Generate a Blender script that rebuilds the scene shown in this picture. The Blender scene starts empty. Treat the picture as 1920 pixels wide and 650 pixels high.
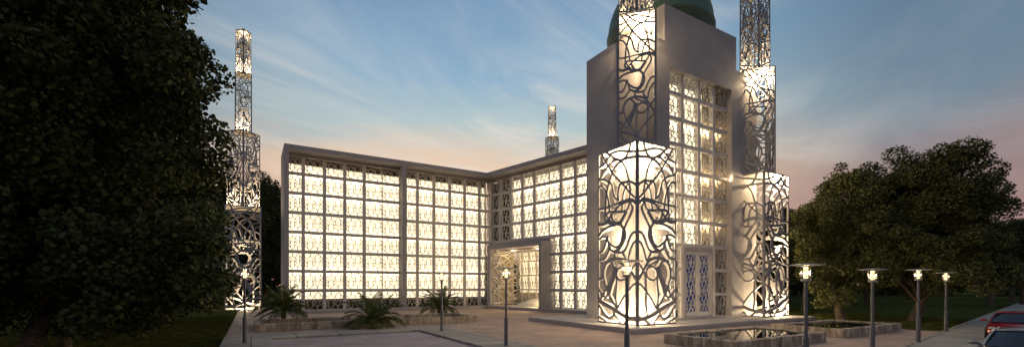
import bpy, math, random
import numpy as np
from mathutils import Vector, Matrix
R = math.radians
rng = np.random.default_rng(7)
random.seed(7)
scn = bpy.context.scene
COL = scn.collection

# ------------------------------------------------------------------ helpers
def newmat(name):
    m = bpy.data.materials.new(name); m.use_nodes = True
    nt = m.node_tree; b = nt.nodes['Principled BSDF']
    return m, nt, b

def mat(name, col, rough=0.7, metal=0.0, noise=0.12, scale=3.0, bump=0.0, bscale=40.0, spec=0.5):
    m, nt, b = newmat(name)
    b.inputs['Roughness'].default_value = rough
    b.inputs['Metallic'].default_value = metal
    b.inputs['Specular IOR Level'].default_value = spec
    tc = nt.nodes.new('ShaderNodeTexCoord')
    n = nt.nodes.new('ShaderNodeTexNoise'); n.inputs['Scale'].default_value = scale; n.inputs['Detail'].default_value = 6
    nt.links.new(tc.outputs['Object'], n.inputs['Vector'])
    r = nt.nodes.new('ShaderNodeValToRGB')
    lo = [c*(1-noise*1.6) for c in col]; hi = [min(1, c*(1+noise*1.6)) for c in col]
    r.color_ramp.elements[0].position = 0.3; r.color_ramp.elements[1].position = 0.7
    r.color_ramp.elements[0].color = (*lo, 1); r.color_ramp.elements[1].color = (*hi, 1)
    nt.links.new(n.outputs['Fac'], r.inputs['Fac']); nt.links.new(r.outputs['Color'], b.inputs['Base Color'])
    if bump:
        n2 = nt.nodes.new('ShaderNodeTexNoise'); n2.inputs['Scale'].default_value = bscale; n2.inputs['Detail'].default_value = 5
        nt.links.new(tc.outputs['Object'], n2.inputs['Vector'])
        bp = nt.nodes.new('ShaderNodeBump'); bp.inputs['Strength'].default_value = bump; bp.inputs['Distance'].default_value = 0.03
        nt.links.new(n2.outputs['Fac'], bp.inputs['Height']); nt.links.new(bp.outputs['Normal'], b.inputs['Normal'])
    return m

def emis(name, col, strength, var=0.0):
    m, nt, b = newmat(name)
    b.inputs['Base Color'].default_value = (0.6, 0.55, 0.45, 1)
    b.inputs['Emission Color'].default_value = (*col, 1)
    b.inputs['Emission Strength'].default_value = strength
    if var:
        tc = nt.nodes.new('ShaderNodeTexCoord')
        n = nt.nodes.new('ShaderNodeTexNoise'); n.inputs['Scale'].default_value = 0.5; n.inputs['Detail'].default_value = 2
        nt.links.new(tc.outputs['Object'], n.inputs['Vector'])
        mr = nt.nodes.new('ShaderNodeMapRange'); mr.inputs['From Min'].default_value = .3; mr.inputs['From Max'].default_value = .7
        mr.inputs['To Min'].default_value = strength*(1-var); mr.inputs['To Max'].default_value = strength*(1+var)
        nt.links.new(n.outputs['Fac'], mr.inputs['Value']); nt.links.new(mr.outputs['Result'], b.inputs['Emission Strength'])
    return m

class MB:
    def __init__(s): s.v = []; s.f = []
    def poly(s, pts, faces):
        o = len(s.v); s.v += [tuple(p) for p in pts]; s.f += [tuple(i+o for i in f) for f in faces]; return s
    def box(s, x0, x1, y0, y1, z0, z1):
        return s.poly([(x0,y0,z0),(x1,y0,z0),(x1,y1,z0),(x0,y1,z0),(x0,y0,z1),(x1,y0,z1),(x1,y1,z1),(x0,y1,z1)],
                      [(0,3,2,1),(4,5,6,7),(0,1,5,4),(1,2,6,5),(2,3,7,6),(3,0,4,7)])
    def prism(s, P, z0, z1):
        n = len(P)
        pts = [(p[0],p[1],z0) for p in P]+[(p[0],p[1],z1) for p in P]
        return s.poly(pts, [tuple(range(n-1,-1,-1)), tuple(range(n,2*n))]+[(i,(i+1)%n,n+(i+1)%n,n+i) for i in range(n)])
    def sheet(s, P, z):
        return s.poly([(p[0],p[1],z) for p in P], [tuple(range(len(P)))])
    def lathe(s, prof, seg=24, c=(0,0), cap=True):
        o = len(s.v); m = len(prof)
        for r, z in prof:
            for k in range(seg):
                a = 2*math.pi*k/seg; s.v.append((c[0]+r*math.cos(a), c[1]+r*math.sin(a), z))
        for i in range(m-1):
            for k in range(seg):
                k2 = (k+1)%seg
                s.f.append((o+i*seg+k, o+i*seg+k2, o+(i+1)*seg+k2, o+(i+1)*seg+k))
        if cap:
            s.f.append(tuple(o+k for k in range(seg-1,-1,-1))); s.f.append(tuple(o+(m-1)*seg+k for k in range(seg)))
        return s
    def tube(s, pts, rad, seg=8):
        pts = [Vector(p) for p in pts]; o = len(s.v); n = len(pts)
        if not hasattr(rad, '__len__'): rad = [rad]*n
        for i, p in enumerate(pts):
            d = (pts[min(i+1,n-1)]-pts[max(i-1,0)]).normalized()
            ref = Vector((0,0,1)) if abs(d.z) < .9 else Vector((1,0,0))
            a = d.cross(ref).normalized(); b = d.cross(a)
            for k in range(seg):
                t = 2*math.pi*k/seg; q = p+(a*math.cos(t)+b*math.sin(t))*rad[i]; s.v.append(tuple(q))
        for i in range(n-1):
            for k in range(seg):
                k2=(k+1)%seg; s.f.append((o+i*seg+k, o+(i+1)*seg+k, o+(i+1)*seg+k2, o+i*seg+k2))
        s.f.append(tuple(o+k for k in range(seg))); s.f.append(tuple(o+(n-1)*seg+k for k in range(seg-1,-1,-1)))
        return s
    def ribbon(s, pts, w, y0, y1):
        """flat band in the x-z plane, width w, between depths y0 and y1"""
        n = len(pts); L=[]; Rr=[]
        for i in range(n):
            a = pts[max(i-1,0)]; b = pts[min(i+1,n-1)]
            dx, dz = b[0]-a[0], b[1]-a[1]; l = math.hypot(dx,dz) or 1
            nx, nz = -dz/l*w/2, dx/l*w/2
            L.append((pts[i][0]+nx, pts[i][1]+nz)); Rr.append((pts[i][0]-nx, pts[i][1]-nz))
        o = len(s.v)
        for i in range(n):
            s.v += [(L[i][0],y0,L[i][1]),(Rr[i][0],y0,Rr[i][1]),(Rr[i][0],y1,Rr[i][1]),(L[i][0],y1,L[i][1])]
        for i in range(n-1):
            a=o+4*i; b=a+4
            for j in range(4): s.f.append((a+j, b+j, b+(j+1)%4, a+(j+1)%4))
        s.f.append((o,o+1,o+2,o+3)); e=o+4*(n-1); s.f.append((e+3,e+2,e+1,e))
        return s
    def mesh(s, name, smooth=False):
        me = bpy.data.meshes.new(name); me.from_pydata(s.v, [], s.f); me.validate()
        if smooth: me.polygons.foreach_set('use_smooth', [True]*len(me.polygons))
        return me
    def build(s, name, m, parent=None, smooth=False, bevel=0):
        me = s.mesh(name, smooth)
        o = bpy.data.objects.new(name, me); COL.objects.link(o)
        if m: me.materials.append(m)
        if parent: o.parent = parent
        if bevel:
            b = o.modifiers.new('b','BEVEL'); b.width = bevel; b.segments = 2; b.limit_method='ANGLE'
        return o

def tag(o, label=None, cat=None, group=None, kind=None):
    if label: o['label'] = label
    if cat: o['category'] = cat
    if group: o['group'] = group
    if kind: o['kind'] = kind
    return o
def empty(name, loc, rz=0, **k):
    o = bpy.data.objects.new(name, None); COL.objects.link(o); o.location = loc; o.rotation_euler = (0,0,rz)
    o.empty_display_size = .2
    return tag(o, **k)
def kids(o): return [c for c in bpy.data.objects if c.parent == o]
def copy_tree(o, parent=None):
    c = o.copy(); COL.objects.link(c); c.parent = parent
    for ch in kids(o): copy_tree(ch, c)
    return c
def smoothline(P, k=5):
    P = [np.array(p, float) for p in P]; out = []
    for i in range(len(P)-1):
        p0 = P[max(i-1,0)]; p1=P[i]; p2=P[i+1]; p3=P[min(i+2,len(P)-1)]
        for j in range(k):
            t=j/k
            out.append(tuple(.5*((2*p1)+(-p0+p2)*t+(2*p0-5*p1+4*p2-p3)*t*t+(-p0+3*p1-3*p2+p3)*t**3)))
    out.append(tuple(P[-1])); return out

AX = np.array([.860,.510]); BX = np.array([-.510,.860])
ANG_A = math.atan2(.51,.86)
def W(o, a, b): p = np.array(o)+a*AX+b*BX; return (float(p[0]), float(p[1]))

# ------------------------------------------------------------------ materials
plaster = mat('plaster', (.35,.325,.33), .75, noise=.05, scale=.8, bump=.12, bscale=60)
trimmat = mat('bar_plaster', (.60,.55,.52), .7, noise=.05, scale=1.2, bump=.08)
latt = mat('white_lattice', (.52,.49,.44), .6, noise=.05, scale=4)
steel = mat('dark_screen_metal', (.27,.265,.28), .5, metal=0, noise=.06, scale=2)
plate = mat('pale_plate', (.62,.58,.5), .6, noise=.05)
glow = emis('lit_curtain', (1.0,.85,.58), 1.42, .13)
glow.node_tree.nodes['Principled BSDF'].inputs['Base Color'].default_value=(.12,.10,.08,1)
glowdim = emis('dim_lit_curtain', (1.0,.84,.52), 1.25, .2)
bulb = emis('lamp_bulb', (1.0,.74,.36), 2.6)
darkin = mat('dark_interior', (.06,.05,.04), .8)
tanin = mat('inner_wall', (.50,.41,.28), .8, noise=.1, scale=1.0)
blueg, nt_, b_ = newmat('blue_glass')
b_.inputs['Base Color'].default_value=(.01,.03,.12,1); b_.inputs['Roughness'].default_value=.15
b_.inputs['Emission Color'].default_value=(.035,.09,.30,1); b_.inputs['Emission Strength'].default_value=.2  # faint blue glow put into the door glass, no lamp behind it
polemat = mat('painted_pole', (.13,.135,.15), .45, metal=.4, noise=.08, scale=6)
discmat = mat('lamp_disc', (.35,.34,.33), .5, metal=.2, noise=.05)
domem, nt_, b_ = newmat('green_dome_copper')
tc=nt_.nodes.new('ShaderNodeTexCoord'); mp=nt_.nodes.new('ShaderNodeMapping'); mp.inputs['Scale'].default_value=(.6,.6,5)
n=nt_.nodes.new('ShaderNodeTexNoise'); n.inputs['Scale'].default_value=2.0; n.inputs['Detail'].default_value=8
r=nt_.nodes.new('ShaderNodeValToRGB'); r.color_ramp.elements[0].position=.3; r.color_ramp.elements[1].position=.72
r.color_ramp.elements[0].color=(.045,.085,.05,1); r.color_ramp.elements[1].color=(.12,.18,.115,1)
nt_.links.new(tc.outputs['Object'],mp.inputs['Vector']); nt_.links.new(mp.outputs['Vector'],n.inputs['Vector'])
nt_.links.new(n.outputs['Fac'],r.inputs['Fac']); nt_.links.new(r.outputs['Color'],b_.inputs['Base Color'])
b_.inputs['Roughness'].default_value=.5; b_.inputs['Metallic'].default_value=.25
stone, nt_, b_ = newmat('weathered_stone')
tc=nt_.nodes.new('ShaderNodeTexCoord'); mp=nt_.nodes.new('ShaderNodeMapping'); mp.inputs['Scale'].default_value=(1,1,.35)
n=nt_.nodes.new('ShaderNodeTexNoise'); n.inputs['Scale'].default_value=3.2; n.inputs['Detail'].default_value=9; n.inputs['Roughness'].default_value=.65
r=nt_.nodes.new('ShaderNodeValToRGB'); r.color_ramp.elements[0].position=.36; r.color_ramp.elements[1].position=.62
r.color_ramp.elements[0].color=(.15,.115,.085,1); r.color_ramp.elements[1].color=(.50,.42,.33,1)
nt_.links.new(tc.outputs['Object'],mp.inputs['Vector']); nt_.links.new(mp.outputs['Vector'],n.inputs['Vector'])
nt_.links.new(n.outputs['Fac'],r.inputs['Fac']); nt_.links.new(r.outputs['Color'],b_.inputs['Base Color'])
bp=nt_.nodes.new('ShaderNodeBump'); bp.inputs['Strength'].default_value=.5; bp.inputs['Distance'].default_value=.04
nt_.links.new(n.outputs['Fac'],bp.inputs['Height']); nt_.links.new(bp.outputs['Normal'],b_.inputs['Normal']); b_.inputs['Roughness'].default_value=.85
water, nt_, b_ = newmat('pool_water')
b_.inputs['Base Color'].default_value=(.012,.014,.014,1); b_.inputs['Roughness'].default_value=.03
n=nt_.nodes.new('ShaderNodeTexNoise'); n.inputs['Scale'].default_value=3; bp=nt_.nodes.new('ShaderNodeBump'); bp.inputs['Strength'].default_value=.06
tc=nt_.nodes.new('ShaderNodeTexCoord'); nt_.links.new(tc.outputs['Object'],n.inputs['Vector'])
nt_.links.new(n.outputs['Fac'],bp.inputs['Height']); nt_.links.new(bp.outputs['Normal'],b_.inputs['Normal'])

def tilemat(name, c1, c2, mortar, rot, bw, bh, ms, rough=.8, big=.25, bumps=.4, off=.5):
    m, nt, b = newmat(name)
    tc=nt.nodes.new('ShaderNodeTexCoord'); mp=nt.nodes.new('ShaderNodeMapping'); mp.inputs['Rotation'].default_value=(0,0,rot)
    nt.links.new(tc.outputs['Object'],mp.inputs['Vector'])
    br=nt.nodes.new('ShaderNodeTexBrick'); br.inputs['Scale'].default_value=1; br.offset=off
    br.inputs['Brick Width'].default_value=bw; br.inputs['Row Height'].default_value=bh; br.inputs['Mortar Size'].default_value=ms
    br.inputs['Color1'].default_value=(*c1,1); br.inputs['Color2'].default_value=(*c2,1); br.inputs['Mortar'].default_value=(*mortar,1)
    nt.links.new(mp.outputs['Vector'],br.inputs['Vector'])
    n=nt.nodes.new('ShaderNodeTexNoise'); n.inputs['Scale'].default_value=.45; n.inputs['Detail'].default_value=8; n.inputs['Roughness'].default_value=.65
    nt.links.new(tc.outputs['Object'],n.inputs['Vector'])
    mr=nt.nodes.new('ShaderNodeMapRange'); mr.inputs['From Min'].default_value=.3; mr.inputs['From Max'].default_value=.7
    mr.inputs['To Min'].default_value=1-big; mr.inputs['To Max'].default_value=1+big
    nt.links.new(n.outputs['Fac'],mr.inputs['Value'])
    mx=nt.nodes.new('ShaderNodeMix'); mx.data_type='RGBA'; mx.blend_type='MULTIPLY'; mx.inputs['Factor'].default_value=1
    nt.links.new(br.outputs['Color'],mx.inputs['A']); nt.links.new(mr.outputs['Result'],mx.inputs['B'])
    nt.links.new(mx.outputs['Result'],b.inputs['Base Color'])
    bp=nt.nodes.new('ShaderNodeBump'); bp.inputs['Strength'].default_value=bumps; bp.inputs['Distance'].default_value=.02; bp.invert=True
    nt.links.new(br.outputs['Fac'],bp.inputs['Height']); nt.links.new(bp.outputs['Normal'],b.inputs['Normal'])
    b.inputs['Roughness'].default_value=rough
    return m
pavem = tilemat('brick_paving', (.53,.37,.28),(.43,.30,.23),(.24,.18,.15), -ANG_A+R(45), .26,.13,.012)
roadm = tilemat('driveway_paving', (.44,.34,.32),(.40,.31,.29),(.33,.26,.25), -ANG_A, .5,.5,.01, big=.3, bumps=.15)
slabm = tilemat('sidewalk_slabs', (.42,.36,.29),(.32,.28,.23),(.10,.10,.09), -ANG_A, 2.1,1.25,.03, big=.25, off=0)
slabs2 = tilemat('roadside_slabs', (.40,.36,.29),(.30,.27,.22),(.13,.12,.10), -math.atan2(.62,.78)+R(90), 2.2,1.1,.03, big=.25, off=0)
asph = mat('asphalt', (.055,.055,.058), .85, noise=.2, scale=30, bump=.3, bscale=200)
grassm = mat('lawn', (.066,.072,.020), 1.0, noise=.35, scale=1.5, bump=.8, bscale=90, spec=0)
bladem = mat('grass_blades', (.080,.088,.026), .9, noise=.35, scale=1.5, spec=0)
bark = mat('bark', (.11,.085,.065), .9, noise=.35, scale=9, bump=1.0, bscale=25, spec=.1)
def leafmat(name, c1, c2):
    m, nt, b = newmat(name)
    tc=nt.nodes.new('ShaderNodeTexCoord')
    n=nt.nodes.new('ShaderNodeTexNoise'); n.inputs['Scale'].default_value=.9; n.inputs['Detail'].default_value=8; n.inputs['Roughness'].default_value=.8
    nt.links.new(tc.outputs['Object'],n.inputs['Vector'])
    r=nt.nodes.new('ShaderNodeValToRGB'); r.color_ramp.elements[0].position=.35; r.color_ramp.elements[1].position=.65
    r.color_ramp.elements[0].color=(*c1,1); r.color_ramp.elements[1].color=(*c2,1)
    nt.links.new(n.outputs['Fac'],r.inputs['Fac']); nt.links.new(r.outputs['Color'],b.inputs['Base Color'])
    b.inputs['Roughness'].default_value=.55; b.inputs['Specular IOR Level'].default_value=.12
    return m
leafA = leafmat('broad_leaves', (.034,.045,.015), (.088,.098,.032))
leafB = leafmat('olive_leaves', (.055,.064,.022), (.120,.126,.044))
leafC = leafmat('dark_leaves', (.018,.030,.016), (.04,.055,.022))
palmm = leafmat('palm_leaves', (.05,.08,.022), (.13,.15,.05))

# ------------------------------------------------------------------ camera + world + sun
cam = bpy.data.cameras.new('camera'); co = bpy.data.objects.new('camera', cam); COL.objects.link(co)
co.location=(0,0,2.8); co.rotation_euler=(R(90),0,0); cam.sensor_width=36; cam.lens=825/1920*36
cam.shift_y=(534-325)/1920; cam.clip_end=3000; scn.camera=co

wd = bpy.data.worlds.new('World'); scn.world=wd; wd.use_nodes=True; nt=wd.node_tree; nt.nodes.clear()
N=nt.nodes.new; Lk=nt.links.new
out=N('ShaderNodeOutputWorld'); bg=N('ShaderNodeBackground'); Lk(bg.outputs[0],out.inputs[0])
tc=N('ShaderNodeTexCoord'); nrm=N('ShaderNodeVectorMath'); nrm.operation='NORMALIZE'; Lk(tc.outputs['Generated'],nrm.inputs[0])
sep=N('ShaderNodeSeparateXYZ'); Lk(nrm.outputs[0],sep.inputs[0])
def math_(op,a,b=None,c=None,clamp=False):
    m=N('ShaderNodeMath'); m.operation=op; m.use_clamp=clamp
    for i,x in enumerate([a,b,c]):
        if x is None: continue
        if isinstance(x,(int,float)): m.inputs[i].default_value=x
        else: Lk(x,m.inputs[i])
    return m.outputs[0]
def ramp_(fac, stops):
    r=N('ShaderNodeValToRGB'); e=r.color_ramp.elements
    while len(e)<len(stops): e.new(.5)
    for i,(p,c) in enumerate(stops): e[i].position=p; e[i].color=(*c,1) if hasattr(c,'__len__') else (c,c,c,1)
    Lk(fac,r.inputs['Fac']); return r.outputs['Color']
# low clouds bend the colour bands
ms=N('ShaderNodeMapping'); ms.inputs['Scale'].default_value=(1.3,1.3,5); Lk(nrm.outputs[0],ms.inputs['Vector'])
n1=N('ShaderNodeTexNoise'); n1.inputs['Scale'].default_value=1.3; n1.inputs['Detail'].default_value=5; Lk(ms.outputs[0],n1.inputs['Vector'])
zz=math_('ADD',sep.outputs['Z'],math_('MULTIPLY',math_('SUBTRACT',n1.outputs['Fac'],.5),.14))
mid=ramp_(zz,[(0,(.40,.24,.17)),(.17,(.52,.33,.23)),(.24,(.68,.46,.30)),(.285,(.54,.44,.35)),(.33,(.33,.42,.44)),(.44,(.19,.32,.445)),(.58,(.12,.22,.36)),(1,(.11,.17,.28))])
side=ramp_(zz,[(0,(.24,.13,.12)),(.14,(.25,.16,.16)),(.22,(.21,.165,.175)),(.30,(.13,.185,.24)),(.42,(.095,.155,.23)),(1,(.09,.14,.23))])
# azimuth: brightest just right of straight ahead, dimmer round the sides
hl=math_('SQRT',math_('ADD',math_('MULTIPLY',sep.outputs['X'],sep.outputs['X']),math_('MULTIPLY',sep.outputs['Y'],sep.outputs['Y'])))
dt=math_('DIVIDE',math_('ADD',math_('MULTIPLY',sep.outputs['X'],-.03),sep.outputs['Y']),math_('MAXIMUM',hl,.05))
az=N('ShaderNodeMapRange'); az.interpolation_type='SMOOTHSTEP'; az.inputs['From Min'].default_value=.70; az.inputs['From Max'].default_value=1.0; Lk(dt,az.inputs['Value'])
mx=N('ShaderNodeMix'); mx.data_type='RGBA'; Lk(az.outputs[0],mx.inputs['Factor']); Lk(side,mx.inputs['A']); Lk(mid,mx.inputs['B'])
# cirrus: noise on a plane far overhead, streaky
zs=math_('MAXIMUM',sep.outputs['Z'],.06)
cmb=N('ShaderNodeCombineXYZ'); Lk(math_('DIVIDE',sep.outputs['X'],zs),cmb.inputs[0]); Lk(math_('DIVIDE',sep.outputs['Y'],zs),cmb.inputs[1])
mc=N('ShaderNodeMapping'); mc.vector_type='TEXTURE'; mc.inputs['Rotation'].default_value=(0,0,R(52)); mc.inputs['Scale'].default_value=(2.0,.75,1); Lk(cmb.outputs[0],mc.inputs['Vector'])
n2=N('ShaderNodeTexNoise'); n2.inputs['Scale'].default_value=.85; n2.inputs['Detail'].default_value=9; n2.inputs['Roughness'].default_value=.62; n2.inputs['Distortion'].default_value=1.1; Lk(mc.outputs[0],n2.inputs['Vector'])
n3=N('ShaderNodeTexNoise'); n3.inputs['Scale'].default_value=.32; n3.inputs['Detail'].default_value=3; Lk(cmb.outputs[0],n3.inputs['Vector'])
cf=N('ShaderNodeMapRange'); cf.interpolation_type='SMOOTHSTEP'; cf.inputs['From Min'].default_value=.38; cf.inputs['From Max'].default_value=.68; Lk(n2.outputs['Fac'],cf.inputs['Value'])
cg=N('ShaderNodeMapRange'); cg.inputs['From Min'].default_value=.35; cg.inputs['From Max'].default_value=.6; Lk(n3.outputs['Fac'],cg.inputs['Value'])
cfac=math_('MULTIPLY',math_('MULTIPLY',cf.outputs[0],cg.outputs[0]),math_('ADD',math_('MULTIPLY',az.outputs[0],.95),.12),clamp=True)
mx2=N('ShaderNodeMix'); mx2.data_type='RGBA'; Lk(cfac,mx2.inputs['Factor']); Lk(mx.outputs['Result'],mx2.inputs['A']); mx2.inputs['B'].default_value=(.62,.58,.52,1)
sky=N('ShaderNodeTexSky'); sky.sky_type='NISHITA'; sky.sun_disc=False; sky.sun_elevation=R(1.0); sky.sun_rotation=R(-20)
skm=N('ShaderNodeMix'); skm.data_type='RGBA'; skm.blend_type='ADD'; skm.inputs['Factor'].default_value=.012
Lk(mx2.outputs['Result'],skm.inputs['A']); Lk(sky.outputs[0],skm.inputs['B'])
Lk(skm.outputs['Result'],bg.inputs['Color']); bg.inputs['Strength'].default_value=1.3
sl=bpy.data.lights.new('sun','SUN'); sl.energy=.12; sl.angle=R(12); sl.color=(1,.75,.6); so=bpy.data.objects.new('sun',sl); COL.objects.link(so)
so.rotation_euler=(R(84),0,R(160))
scn.view_settings.view_transform='Standard'; scn.view_settings.look='None'; scn.view_settings.exposure=0; scn.view_settings.gamma=1
scn.render.engine='CYCLES'; scn.cycles.use_denoising=True; scn.cycles.max_bounces=6; scn.cycles.diffuse_bounces=3
scn.cycles.sample_clamp_indirect=4; scn.cycles.caustics_reflective=False; scn.cycles.caustics_refractive=False

def plight(name, loc, e, rad=.12, col=(1,.74,.42), parent=None):
    l=bpy.data.lights.new(name,'POINT'); l.energy=e; l.shadow_soft_size=rad; l.color=col
    o=bpy.data.objects.new(name,l); COL.objects.link(o); o.location=loc
    if parent: o.parent=parent
    return o

def fill_strip(x0,x1,y,z,e,parent):  # strip lights added behind the bars to brighten the forecourt
    l=bpy.data.lights.new('fill_strip_light','AREA'); l.shape='RECTANGLE'; l.size=x1-x0; l.size_y=.10; l.energy=e; l.color=(1,.78,.50)
    o=bpy.data.objects.new('fill_strip_light',l); COL.objects.link(o); o.location=((x0+x1)/2,y,z); o.rotation_euler=(R(90),0,0); o.parent=parent
# ------------------------------------------------------------------ ground
tag(MB().sheet([(-900,-400),(900,-400),(900,1200),(-900,1200)],0).build('ground',grassm),kind='structure')
LL=(-13.2,19.9)                      # a point on the left edge of the paving
C0=(-5.6,26.6)                       # corner where kerb strip and centre walk meet
pl=W(LL,0,-25); pe=W(LL,0,42)
Rr=(25.8,26.5)
tag(MB().sheet([W(C0,2.1,-30),(14,-8),(6.3,10.8),(18.05,20.15),(26.3,26.75),W(Rr,0,1),W(Rr,0,40),pe,W(LL,0,1.9),W(C0,-9.9,0),C0,W(C0,2.1,0)],.004).build('paving',pavem),kind='structure')
tag(MB().sheet([W(C0,-7.9,0),W(C0,-7.9,-34),W(C0,0,-34),C0],.008).build('driveway',roadm),kind='structure')
k=MB(); k.prism([W(C0,-9.95,0),C0,W(C0,2.1,0),W(C0,2.1,1.6),W(C0,-9.95,1.6)],0,.13)
tag(k.build('kerb',slabm,bevel=.04),kind='structure')
tag(MB().prism([W(C0,0,-30),W(C0,2.1,-30),W(C0,2.1,-.004),W(C0,0,-.004)],0,.125).build('sidewalk',slabm,bevel=.02),kind='structure')
tag(MB().prism([W(C0,-9.95,-30),W(C0,-7.85,-30),W(C0,-7.85,-.004),W(C0,-9.95,-.004)],0,.125).build('sidewalk',slabm,bevel=.02),kind='structure')
SX=np.array([.783,.622]); SN=np.array([.622,-.783])
def SW(s,o): p=np.array([18.0,20.1])+s*SX+o*SN; return (float(p[0]),float(p[1]))
tag(MB().prism([SW(-22,0),SW(-22,.18),SW(120,.18),SW(120,0)],0,.12).build('kerb',stone),kind='structure')
tag(MB().prism([SW(-22,.19),SW(-22,2.1),SW(120,2.1),SW(120,.19)],0,.10).build('sidewalk',slabs2,bevel=.01),kind='structure')
tag(MB().sheet([SW(-40,2.1),SW(-40,9.5),SW(140,9.5),SW(140,2.1)],.006).build('road',asph),kind='structure')
PC=(7.0,25.0)
tag(MB().prism([PC,W(PC,20.2,0),W(PC,20.2,11.2),W(PC,0,11.2)],0,.30).build('platform',plaster,bevel=.02),kind='structure')

# ------------------------------------------------------------------ star lattice panel
def reflect(L): return [(1-x,1.0-y) for x,y in L]
star=[]
for i in range(11):
    a=math.pi/2+i*math.pi/5; r_=.25 if i%2==0 else .115
    star.append((.30+r_*math.cos(a),.66+r_*math.sin(a)))
cell_lines=[star,
 [(.53,.73),(.62,.88),(.76,.98),(.85,.88),(1,.70)],[(.85,.88),(.84,.55),(1,.42)],
 [(.45,.45),(.55,.55)],[(.06,.73),(0,.76)],[(.15,.45),(0,.36)],[(.30,.90),(.30,1)],[(.53,.73),(.60,.60),(.55,.55)],
 []]
cell_lines=[l for l in cell_lines if l]; cell_lines=cell_lines+[reflect(l) for l in cell_lines]
def panel_mesh(w,h,x0=0.0,x1=1.0,sw=.055,dep=.05):
    mb=MB()
    for i,l in enumerate(cell_lines):
        pts=[(min(max(x,0),1)*w, y*h) for x,y in l]
        off=i*.0015
        mb.ribbon(pts,sw,-dep/2-off,dep/2+off)
    return mb.mesh('lattice_panel')
PM={}
def panel(w,h,x,y,z,parent,sw=.055,label=None):
    key=(round(w,2),round(h,2),sw)
    if key not in PM:
        PM[key]=panel_mesh(w,h,sw=sw); PM[key].materials.append(latt)
    o=bpy.data.objects.new('lattice_panel',PM[key]); COL.objects.link(o); o.location=(x,y,z); o.parent=parent
    if label: o['label']=label
    return o
ROWS=[.32,2.26,4.22,6.18,8.14,10.1,12.06,14.02,15.72]
BW=.32
# ------------------------------------------------------------------ left wing
E=(-22.0,42.5); K=(-3.07,53.73)
wl=empty('mosque_wing',(E[0],E[1],0),ANG_A,label='left wing of the mosque, glowing in two lattice bays behind the long basin',cat='building')
X=lambda d:22.0-d
D=1.5
LW=14; LL5=5.4
body=MB()
body.box(0,.40,0,LL5,.0,16.05)                                   # end wall / left pillar
body.box(.40,21.0,LL5-.4,LL5,0,16.05)                          # back wall
body.box(.40,23.1,D+1.6,D+1.8,0,16.05)                          # inner partition behind the glow
body.build('wall',plaster,wl)
def loc(o,rz,p):                                                # world xy -> local xy
    v=Matrix.Rotation(-rz,3,'Z')@Vector((p[0]-o[0],p[1]-o[1],0)); return (v.x,v.y)
Q=W(K,0,LL5)
MB().prism([(0,0),loc(E,ANG_A,K),loc(E,ANG_A,Q),(0,LL5)],16.05,16.5).build('roof',plaster,wl)
MB().box(X(10.38),X(9.93),0,D+.2,.32,16.05).build('pillar',plaster,wl)
pl_=MB(); pl_.prism([(-.25,-.55),(21.8,-.55),(23.2,D+.5),(-.25,D+.5)],0,.32); pl_.build('plinth',plaster,wl)
MB().box(.40,23.15,D-.12,D+.13,15.70,16.05).build('lintel',plaster,wl)
mull=[20.2,18.2,16.2,14.2,12.2]
mull2=[8.25,6.25,4.25,2.3,.3]
g=MB()
for d in mull[:4]+mull2: g.box(X(d)-BW/2,X(d)+BW/2,D-.16,D+.14,.32,15.70)
g.box(23.0,23.35,D-.3,D+.3,.32,15.70)
g.box(.40,.50,D-.14,D+.14,.32,15.7)
for z in ROWS[1:-1]: g.box(.40,23.1,D-.13,D+.12,z-BW/2,z+BW/2)
g.build('window_bars',trimmat,wl)
th=MB().box(X(12.2)-.06,X(12.2)+.06,D+.2,D+.3,.32,15.70); th.build('window_post',plate,wl)
edges=[(.50,X(20.2)-BW/2)]+[(X(a)+BW/2,X(b)-BW/2) for a,b in zip([20.2,18.2,16.2,14.2,12.2],[18.2,16.2,14.2,12.2,10.5])]
edges=edges[:-2]+[(X(14.2)+BW/2,X(12.2)),(X(12.2),X(10.38))]
edges+=[(X(9.93),X(8.25)-BW/2)]+[(X(a)+BW/2,X(b)-BW/2) for a,b in zip(mull2[:-1],mull2[1:])]+[(X(.3)+BW/2,23.0)]
for (a,b) in edges:
    for j in range(8):
        z0=ROWS[j]+(BW/2 if j else 0); z1=ROWS[j+1]-(BW/2 if j<7 else 0)
        panel(b-a,z1-z0,a,D,z0,wl,sw=.062)
gl=MB()
gb=[(.42,X(10.2)),(X(10.1),22.75)]
for a,b in gb:
    for z0,z1 in [(1.38,4.16),(4.28,8.08),(8.2,12.0),(12.12,15.36)]:
        gl.box(a,b,D+.62,D+.68,z0,z1)
gl.build('lit_curtain',glow,wl,)
MB().box(.42,23.0,D+.70,D+.78,.32,15.7).build('inner_wall',tanin,wl)
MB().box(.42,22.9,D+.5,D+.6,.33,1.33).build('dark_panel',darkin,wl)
MB().box(.42,22.9,D+.5,D+.6,15.12,15.55).build('dark_panel',darkin,wl)  # unlit gap under the lintel, its shade put into the dark colour
for z in (4.22,8.14,12.06,14.02): fill_strip(.8,22.2,D+.36,z,1000,wl)
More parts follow.
